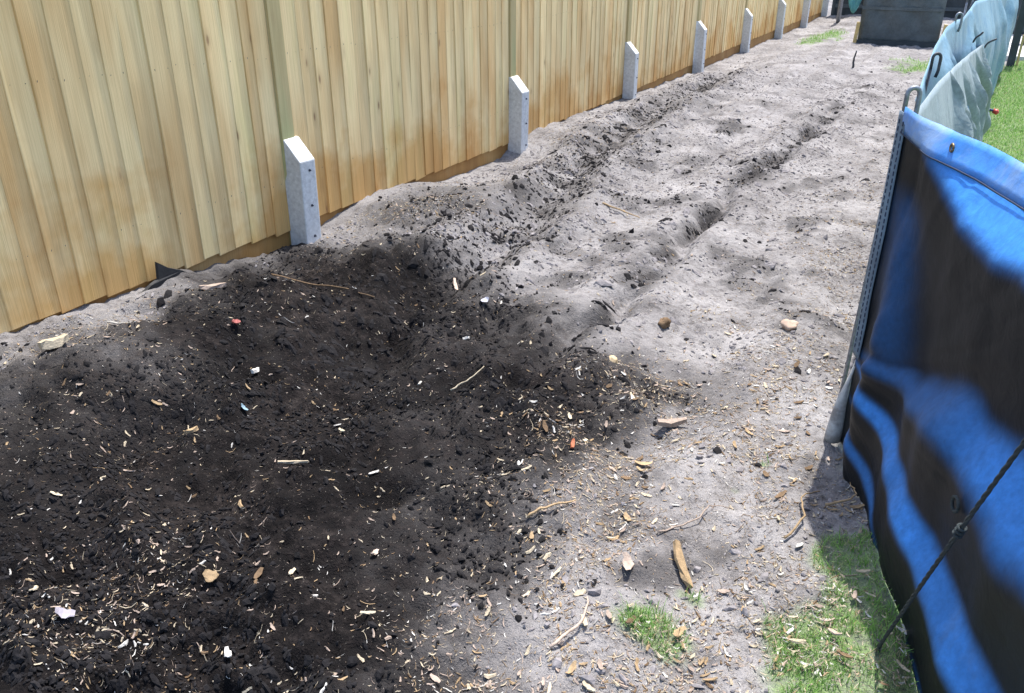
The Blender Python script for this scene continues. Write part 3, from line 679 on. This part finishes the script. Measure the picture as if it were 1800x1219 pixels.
# small hose fitting on the lawn
hz = zf(.25, 9)
o = empty('hose_fitting', (.25, 9.0, hz)); tag(o, 'small dark blue hose fitting with red ends on the lawn by the pale sheet', 'fitting')
under(o, tube('body', [(.255, 9.0, hz+.02), (.255, 9.0, hz+.30), (.265, 9.0, hz+.42)], [.022, .02, .012], M['dblue'], None, 10))
under(o, tube('arm', [(.255, 9.0, hz+.22), (.32, 9.0, hz+.19), (.345, 9.0, hz+.185)], .012, M['dblue'], None, 8))
under(o, tube('nozzle', [(.342, 9.0, hz+.186), (.375, 9.0, hz+.175), (.39, 9.0, hz+.18)], [.020, .026, .012], M['red'], None, 10))
under(o, tube('collar', [(.255, 9.0, hz+.225), (.255, 9.0, hz+.265)], .028, M['red'], None, 10))
V, F = box_vf(.215, .295, 8.96, 9.04, hz-.02, hz+.10); under(o, link('base_block', mesh('base_block', V, F, M['dblue'])))

# ------------------------------------------------------------------ litter: single things
def gnormal(x, y, e=.03):
    return Vector((-(zf(x+e, y)-zf(x-e, y))/(2*e), -(zf(x, y+e)-zf(x, y-e))/(2*e), 1)).normalized()
def chip_vf(ln, wd, th, curl, r):
    """splinter of wood: ragged outline, thickness, some curl"""
    n = 5; V = []; F = []
    for lay in (0, 1):
        for i in range(n+1):
            t = i/n; hw = wd*.5*(.35+.65*math.sin(math.pi*min(max(t, .08), .93)))*r.uniform(.75, 1.15)
            z = curl*ln*(4*(t-.5)**2)+lay*th
            j = r.uniform(-.12, .12)*wd
            V.append(((t-.5)*ln, -hw+j, z+r.uniform(0, th*.4))); V.append(((t-.5)*ln+r.uniform(-.04, .04)*ln, hw+j, z+r.uniform(0, th*.4)))
    o2 = 2*(n+1)
    for i in range(n):
        a = 2*i; F += [(a, a+2, a+3, a+1), (o2+a, o2+a+1, o2+a+3, o2+a+2), (a, o2+a, o2+a+2, a+2), (a+1, a+3, o2+a+3, o2+a+1)]
    F += [(0, 1, o2+1, o2), (2*n, o2+2*n, o2+2*n+1, 2*n+1)]
    return V, F
def lay(o, x, y, rz, lift=.002, tilt=0.):
    nrm = gnormal(x, y)
    q = Vector((0, 0, 1)).rotation_difference(nrm)
    o.rotation_mode = 'QUATERNION'
    from mathutils import Quaternion
    o.rotation_quaternion = q @ Quaternion((0, 0, 1), rz) @ Quaternion((1, 0, 0), tilt)
    o.location = (x, y, zf(x, y)+lift)
def single(name, x, y, ln, wd, th, rz, mat, label, cat, curl=.04, seed=1, lift=.004):
    if 'scrap' in name or 'chip' in name or 'leaf' in name: ln, wd = ln*.66, wd*.66
    o = link(name, mesh(name, *chip_vf(ln, wd, th, curl, random.Random(seed)), mat)); lay(o, x, y, rz, lift); return tag(o, label, cat)
single('bark_strip', -.425, 1.865, .155, .026, .012, -.95, CHIPS[1], 'large tan strip of bark lying near the small grass tuft', 'bark', .05, 3, .008)
single('dead_leaf', -.555, 1.80, .10, .045, .002, -1.1, CHIPS[2], 'big curled buff leaf left of the large bark strip', 'leaf', .14, 4, .01)
single('bark_chunk', -.69, 2.64, .12, .03, .016, .8, CHIPS[2], 'greyish split bark stick on the dry soil at the edge of the dark patch', 'bark', .05, 5, .008)
single('orange_scrap', -.94, 2.30, .07, .022, .006, 1.9, basic('orange_scrap', (.36, .10, .035), .7), 'bright orange-brown scrap on the dark soil edge', 'scrap', .08, 6, .008)
single('white_chip', -1.677, 2.85, .045, .035, .010, .6, CHIPS[3], 'square white stone chip in the middle of the dark patch', 'chip', .02, 7, .01)
single('paper_scrap', -1.82, 3.28, .06, .04, .002, 1.0, basic('pale_lilac_scrap', (.50, .50, .58), .6), 'pale lilac scrap of paper on the far side of the dark patch', 'scrap', .2, 8, .015)
single('bark_chunk', -2.15, 3.55, .16, .022, .012, 2.2, CHIPS[2], 'long pinkish splinter on the bank below the nearest concrete post', 'bark', .06, 9, .01)
single('red_scrap', -2.52, 2.36, .05, .03, .012, .9, basic('red_scrap', (.34, .09, .075), .7), 'small red scrap half buried in the dark soil', 'scrap', .1, 10, .012)
single('bark_chunk', -2.93, 2.64, .13, .036, .016, 1.3, CHIPS[2], 'thick pinkish bark piece near the fence left of the nearest concrete post', 'bark', .04, 11, .012)
single('pale_stick', -1.745, 1.79, .10, .011, .007, .5, CHIPS[0], 'short pale stick on the dark soil at left of centre', 'stick', .01, 12, .01)
single('wood_chunk', -2.93, 1.82, .11, .05, .03, 1.5, CHIPS[0], 'jagged cream wood chunk at the left edge of the picture', 'wood chunk', .03, 13, .012)
single('wood_chunk', -2.19, 1.77, .05, .03, .012, 1.2, CHIPS[1], 'small tan wood chunk in the dark soil left of the short pale stick', 'wood chunk', .05, 14, .01)
single('blue_scrap', -2.15, 1.99, .05, .03, .002, .3, basic('blue_scrap', (.20, .30, .36), .5), 'pale blue-grey plastic scrap on the dark soil', 'scrap', .15, 15, .012)
single('wood_chunk', -2.28, 2.20, .05, .022, .014, 1.9, CHIPS[3], 'short pale stub in the dark soil below the red scrap', 'wood chunk', .02, 16, .012)
single('dead_leaf', -1.53, 1.21, .065, .05, .002, .2, CHIPS[1], 'tan crumpled leaf on the black soil in the lower left foreground', 'leaf', .16, 17, .012)
single('white_chip', -1.31, 1.04, .06, .025, .004, -.6, CHIPS[3], 'white forked chip near the bottom edge of the dark soil', 'chip', .15, 18, .012)
single('dead_leaf', -1.21, 1.51, .06, .025, .003, 1.8, CHIPS[2], 'pinkish leaf scrap on the dark soil at bottom centre', 'leaf', .12, 19, .01)
single('paper_scrap', -1.75, .93, .07, .05, .002, .8, basic('lilac_grey_scrap', (.26, .24, .28), .6), 'lilac-grey scrap in the lower left corner', 'scrap', .15, 20, .012)
single('dead_leaf', -.70, 2.36, .09, .035, .002, .4, CHIPS[1], 'narrow tan leaf on the dry soil beyond the grass tuft', 'leaf', .12, 21, .01)
def stick(name, P, r, mat, label, cat):
    Q = smooth_path([(x, y, zf(x, y)+dz) for x, y, dz in P], 5); n = len(Q); rs = random.Random(n+int(P[0][0]*1000))
    Q = [q+Vector((rs.uniform(-.004, .004), rs.uniform(-.004, .004), rs.uniform(-.002, .003))) for q in Q]; r *= .8
    o = tube(name, Q, [r*(1-.55*i/n) for i in range(n)], mat, None, 6); return tag(o, label, cat)
stick('twig', [(-3.02, 2.13, .012), (-2.92, 2.13, .018), (-2.80, 2.10, .012)], .006, CHIPS[3], 'thin pale twig near the fence at far left', 'twig')
stick('twig', [(-.90, 1.86, .012), (-.85, 1.92, .02), (-.80, 2.0, .014)], .006, CHIPS[1], 'straight brown twig across the edge of the dark patch', 'twig')
stick('twig', [(-1.51, 2.44, .012), (-1.46, 2.50, .024), (-1.43, 2.57, .012)], .005, CHIPS[0], 'bent straw-coloured twig near the centre of the dark patch', 'twig')
stick('twig', [(-.52, 1.96, .010), (-.44, 2.06, .02), (-.42, 2.16, .02), (-.36, 2.2, .012)], .0035, CHIPS[2], 'thin crooked twig on the dry soil above the bark strip', 'twig')
stick('twig', [(-.18, 2.1, .012), (-.15, 2.22, .025), (-.18, 2.34, .02), (-.13, 2.42, .012)], .005, CHIPS[1], 'curved orange-brown stem beside the tarpaulin foot', 'twig')
stick('twig', [(-.10, 2.34, .012), (-.03, 2.40, .03), (-.05, 2.5, .02)], .005, CHIPS[1], 'short bent tan stem in the tarpaulin shade', 'twig')
stick('twig', [(-.62, 1.42, .012), (-.58, 1.52, .02), (-.6, 1.62, .012)], .006, CHIPS[2], 'pinkish brown twig left of the small grass tuft', 'twig')
stick('root', [(-2.75, 2.85, .015), (-2.6, 2.95, .03), (-2.45, 2.98, .02), (-2.3, 3.05, .012)], .007, CHIPS[4], 'dark brown root lying on the bank by the fence', 'root')
stick('root', [(-1.9, 5.02, .012), (-1.75, 5.0, .02), (-1.62, 4.95, .012)], .008, CHIPS[1], 'brown stick across the dry path beyond the dark patch', 'stick')
stick('peg', [(-1.30, 12.75, -.05), (-1.31, 12.75, .10), (-1.295, 12.75, .22)], .022, M['pin_dark'], 'short dark peg standing in the path near the far end', 'peg')
def lump_vf(r, sq, seed, sub=2):
    bm = bmesh.new(); bmesh.ops.create_icosphere(bm, subdivisions=sub, radius=1.0); rr = random.Random(seed)
    ph = [rr.uniform(0, 6.28) for _ in range(6)]
    for v in bm.verts:
        c = v.co; k = 1+.18*math.sin(3*c.x+ph[0])+.16*math.sin(4*c.y+ph[1])+.14*math.sin(5*c.z+ph[2])+.08*math.sin(9*c.x+7*c.y+ph[3])
        v.co = Vector((c.x*k*r, c.y*k*r*.8, c.z*k*r*sq))
    V = [tuple(v.co) for v in bm.verts]; F = [tuple(q.index for q in f.verts) for f in bm.faces]; bm.free(); return V, F
def stone(name, x, y, r, mat, label, cat, seed, sq=.7):
    V, F = lump_vf(r, sq, seed, 4 if r > .05 else 3); V = np.array(V); rad = np.linalg.norm(V, axis=1, keepdims=True); D = V/rad
    n = fbm(D[:, 0]*1.3+seed*3, D[:, 1]*1.3+D[:, 2]*1.7, 2.2, 4, seed, .6)-.5; V = V*(1+(1.1 if r > .05 else .35)*n[:, None])
    o = link(name, mesh(name, V, F, mat, r <= .05)); lay(o, x, y, seed, r*sq*(.12 if r > .05 else .45)); tag(o, label, cat)
stone('stone', -.461, 3.69, .040, basic('brown_stone', (.42, .31, .24), .9), 'round brown stone on the dry soil left of the tarpaulin', 'stone', 2)
stone('stone', -.976, 3.45, .030, CHIPS[4], 'small dark brown stone near the cracked rut', 'stone', 3)
stone('stone', -1.05, 2.98, .022, basic('tan_stone', (.55, .42, .25), .9), 'small tan stone on the chip-strewn edge of the dark patch', 'stone', 6)
# torn flap of black membrane showing at the foot of the fence
mv = [(-3.215, 2.40, .07), (-3.21, 2.52, .125), (-3.215, 2.57, .135), (-3.222, 2.585, .215), (-3.215, 2.64, .17), (-3.21, 2.71, .135), (-3.205, 2.80, .07)]
V = [Vector(p) for p in mv]+[Vector(p)+Vector((.012, .004, -.004)) for p in mv]; n = len(mv)
F = [tuple(range(n)), tuple(range(2*n-1, n-1, -1))]+[(i, i+n, (i+1) % n+n, (i+1) % n) for i in range(n)]
o = link('torn_membrane', mesh('torn_membrane', V, F, M['membrane'])); tag(o, 'torn black membrane flap sticking up against the foot of the fence', 'membrane')

# ------------------------------------------------------------------ litter: counted wood chips (300 largest) and the uncountable rest
def chip_density(x, y):
    right = sstep(-1.1, -.6, x)*(sstep(6.5, 2.5, y)+1.5*sstep(3.2, 1.7, y))
    edge = np.exp(-((x+.95)/.22)**2-((y-2.45)/.55)**2)*1.6
    bank = np.exp(-((x+2.85)/.28)**2-((y-4.3)/.45)**2)*1.9+np.exp(-((x+2.8)/.35)**2-((y-6.6)/1.0)**2)*.6
    verge = np.exp(-((x-tarp_x(y)+.35)/.30)**2)*1.1*sstep(9, 4, y)
    lowl = np.exp(-((x+1.75)/.25)**2-((y-1.0)/.22)**2)*.7+np.exp(-((x+3.0)/.2)**2-((y-2.15)/.5)**2)*.7
    patch = sstep(.42, .62, fbm(x, y, 4.5, 3, 301))
    return (.16+.75*right+edge+bank+verge+lowl)*(.22+1.05*patch)
def scatter(n, x0, x1, y0, y1, dens, dmax, seed, ypow=1.0):
    r = np.random.default_rng(seed); X = []; Y = []; got = 0
    while got < n:
        x = r.uniform(x0, x1, n*3); y = y0+(y1-y0)*r.uniform(0, 1, n*3)**ypow
        ok = (r.uniform(0, dmax, n*3) < dens(x, y)) & (x < tarp_x(y)+.0) & (x > -3.19)
        X.append(x[ok]); Y.append(y[ok]); got += ok.sum()
    return np.concatenate(X)[:n], np.concatenate(Y)[:n]
rc = random.Random(17)
CM = []
for mi_, mt in enumerate(CHIPS):
    for j in range(4):
        ln = rc.uniform(.030, .055); CM.append(mesh('wood_chip', *chip_vf(ln, ln*rc.uniform(.2, .5), rc.uniform(.002, .005), rc.uniform(.0, .12), rc), mt))
wts = [6]*4+[4]*4+[6]*4+[2]*4+[3]*4
cxs, cys = scatter(260, -2.9, .25, .85, 3.6, chip_density, 2.4, 41)
CN = ['cream', 'tan', 'pinkish', 'white', 'dark brown']; GRP = 'wood chips scattered over the soil'
for x, y in zip(cxs, cys):
    ci = rc.choices(range(len(CM)), wts)[0]; o = link('wood_chip', CM[ci]); k = rc.uniform(.42, .95); o.scale = (k, k, k)
    lay(o, float(x), float(y), rc.uniform(0, 6.3), .004+.016*float(grass_f(np.array([x]), np.array([y]))[0]), rc.uniform(-.4, .4)); 
    darkened = float(dark_f(np.array([x]), np.array([y]))[0]) > .4; grs = float(grass_f(np.array([x]), np.array([y]))[0]) > .5
    tag(o, 'loose %s wood chip lying on the %s' % (CN[ci//4], 'grass by the tarpaulin' if grs else 'dark soil' if darkened else 'pale dry soil'), 'wood chip', GRP)
def merge_scatter(name, protos, X, Y, scale, lift, mats, matof, seed, tilt=.5, smooth=False, label=None, cat=None):
    r = np.random.default_rng(seed); Z = Zf(X, Y); n = len(X); e = .025
    nx_ = -(Zf(X+e, Y)-Zf(X-e, Y))/(2*e); ny_ = -(Zf(X, Y+e)-Zf(X, Y-e))/(2*e)
    pid = r.integers(0, len(protos), n); VV = []; TT = []; MI = []; off = 0
    for k, (V, T) in enumerate(protos):
        s = np.where(pid == k)[0]; m = len(s)
        if m == 0: continue
        V = np.array(V, float); T = np.array(T, int); a = r.uniform(0, 2*np.pi, m); t = r.normal(0, tilt, m); sc2 = scale(r, m, X[s], Y[s])
        c, si = np.cos(a), np.sin(a); ct, st_ = np.cos(t), np.sin(t)
        x = V[None, :, 0]*np.ones((m, 1)); y = V[None, :, 1]*ct[:, None]-V[None, :, 2]*st_[:, None]; z = V[None, :, 1]*st_[:, None]+V[None, :, 2]*ct[:, None]
        X2 = (x*c[:, None]-y*si[:, None])*sc2[:, None]; Y2 = (x*si[:, None]+y*c[:, None])*sc2[:, None]; Z2 = z*sc2[:, None]
        Z2 = Z2 + X2*nx_[s][:, None]*-1 + Y2*ny_[s][:, None]*-1
        P = np.stack([X2+X[s][:, None], Y2+Y[s][:, None], Z2+(Z[s]+(lift[s] if np.ndim(lift) else lift))[:, None]], 2).reshape(-1, 3)
        VV.append(P); TT.append((T[None]+(np.arange(m)*len(V))[:, None, None]).reshape(-1, T.shape[1])+off); off += m*len(V)
        MI.append(np.repeat(matof(r, X[s], Y[s]), len(T)))
    o = link(name, fast_mesh(name, np.concatenate(VV), np.concatenate(TT), mats, np.concatenate(MI), smooth)); tag(o, label, cat, kind='stuff'); return o
def small_chip(ln, wd, th, curl, r):
    V = []
    for i in range(4):
        t = i/3; hw = wd*.5*(.4+.6*math.sin(math.pi*min(max(t, .1), .9)))*r.uniform(.6, 1.2); z = curl*ln*4*(t-.5)**2; j = r.uniform(-.25, .25)*wd
        V += [((t-.5)*ln, -hw+j, z), ((t-.5)*ln, hw+j, z), ((t-.5)*ln, j, z+th)]
    T = []
    for i in range(3):
        a, b_ = 3*i, 3*i+3
        for p, q in ((0, 2), (2, 1), (1, 0)): T += [(a+p, b_+p, b_+q), (a+p, b_+q, a+q)]
    return V, T
rp = random.Random(23)
protos = [small_chip(1, rp.uniform(.12, .5), rp.uniform(.05, .12), rp.uniform(-.05, .2), rp) for _ in range(12)]+[small_chip(1.5, rp.uniform(.06, .11), .06, rp.uniform(.1, .35), rp) for _ in range(7)]
X, Y = scatter(52000, -3.15, .4, .8, 9.5, chip_density, 2.6, 51, 1.35)
def chip_scale(r, m, x, y): return np.clip(r.lognormal(-4.8, .5, m), .0035, .03)
def chip_mat(r, x, y): return r.choice(5, len(x), p=[.28, .20, .26, .14, .12])
merge_scatter('wood_chip_litter', protos, X, Y, chip_scale, .002+.014*grass_f(X, Y), CHIPS, chip_mat, 61, .45, label='fine pale wood chips and straw strewn over the soil', cat='litter')
# crumbs and clods of soil
def clod_density(x, y):
    return .34+.9*dark_f(x, y)+.8*np.exp(-(seg_dist(x, y, RUTA)/.35)**2)+.35*np.exp(-(seg_dist(x, y, RUTB)/.2)**2)+.5*np.exp(-((x+2.7)/.4)**2)
def crumb_patch(x, y): return .25+1.0*sstep(.40, .60, fbm(x, y, 2.4, 3, 303))
cp = []
for i in range(10):
    V, F = lump_vf(1.0, .62, 300+i, 1); rr_ = random.Random(900+i); ex = rr_.uniform(.7, 1.5)
    cp.append(([(p[0]*ex*rr_.uniform(.62, 1.3), p[1]*rr_.uniform(.62, 1.3), p[2]*rr_.uniform(.6, 1.25)) for p in V], F))
X, Y = scatter(36000, -3.18, .3, .75, 12, lambda x, y: clod_density(x, y)*crumb_patch(x, y), 2.0, 71, 1.5)
keep = grass_f(X, Y) < .4; X, Y = X[keep], Y[keep]
merge_scatter('soil_crumbs', cp, X, Y, lambda r, m, x, y: np.clip(r.lognormal(-5.35, .58, m), .002, .016), .002, CLOD,
              lambda r, x, y: (r.uniform(0, 1, len(x))*.42+.08 < dark_f(x, y)+.18*np.exp(-(seg_dist(x, y, RUTA)/.3)**2)).astype(int), 81, .6, label='loose crumbs and clods of soil over the dug ground', cat='soil')

X, Y = scatter(3200, -3.1, .1, 2.4, 14, lambda x, y: .25+1.5*np.exp(-(seg_dist(x, y, RUTA)/.3)**2)+.8*np.exp(-(seg_dist(x, y, RUTB)/.2)**2)+.5*np.exp(-((x+2.6)/.4)**2), 2.2, 73, 1.3)
merge_scatter('soil_clods', cp, X, Y, lambda r, m, x, y: np.clip(r.lognormal(-4.25, .38, m), .008, .034), -.002, CLOD,
              lambda r, x, y: (r.uniform(0, 1, len(x)) < .15+2.2*dark_f(x, y)).astype(int), 83, .6, label='broken clods of soil along the ruts of the path', cat='soil')

# ------------------------------------------------------------------ grass
def blades(name, X, Y, h, wd, label, seed):
    r = np.random.default_rng(seed); n = len(X); Z = Zf(X, Y)-.004
    a = r.uniform(0, 2*np.pi, n); hh = h*r.uniform(.5, 1.35, n); ln = hh*r.uniform(.2, 1.0, n); b_ = r.uniform(0, 2*np.pi, n); w2 = wd*r.uniform(.6, 1.3, n)
    dx, dy = np.cos(a)*w2, np.sin(a)*w2; lx, ly = np.cos(b_)*ln, np.sin(b_)*ln
    P = np.stack([np.stack([X-dx, Y-dy, Z], 1), np.stack([X+dx, Y+dy, Z], 1), np.stack([X-dx*.7+lx*.35, Y-dy*.7+ly*.35, Z+hh*.62], 1),
                  np.stack([X+dx*.7+lx*.35, Y+dy*.7+ly*.35, Z+hh*.62], 1), np.stack([X+lx, Y+ly, Z+hh], 1)], 1).reshape(-1, 3)
    T = np.array([(0, 1, 3), (0, 3, 2), (2, 3, 4)])[None]+(np.arange(n)*5)[:, None, None]
    tag(link(name, fast_mesh(name, P, T.reshape(-1, 3), [GRASS])), label, 'grass', kind='stuff')
r = np.random.default_rng(5)
x = r.uniform(-.75, .75, 60000); y = r.uniform(1.1, 2.7, 60000); ok = (grass_f(x, y)*(.35+.65*sstep(.35, .6, fbm(x, y, 14, 2, 79))) > r.uniform(.12, 1.15, 60000)) 
tuft = (x[ok] < -.27)
X_, Y_ = x[ok], y[ok]
blades('grass_tuft', X_[tuft], Y_[tuft], .046, .0014, 'small tuft of longer bright grass on the dry soil in the foreground', 9)
blades('grass', X_[~tuft], Y_[~tuft], .034, .0013, 'short green grass in the near right corner round the tarpaulin foot', 6)
x = r.uniform(-.1, 3.2, 130000); y = r.uniform(2.6, 14.7, 130000); ok = (grass_f(x, y) > r.uniform(.2, .8, 130000)) & (x > tarp_x(y)+.0)
blades('lawn_grass', x[ok], y[ok], .028, .0028, 'mown green lawn behind the windbreak', 7)
x = r.uniform(-3.1, .5, 16000); y = r.uniform(11.8, 20, 16000); ok = (grass_f(x, y) > r.uniform(.3, .9, 16000)) & (x < tarp_x(y))
blades('weedy_grass', x[ok], y[ok], .05, .004, 'thin weedy grass on the soil at the far end', 8)
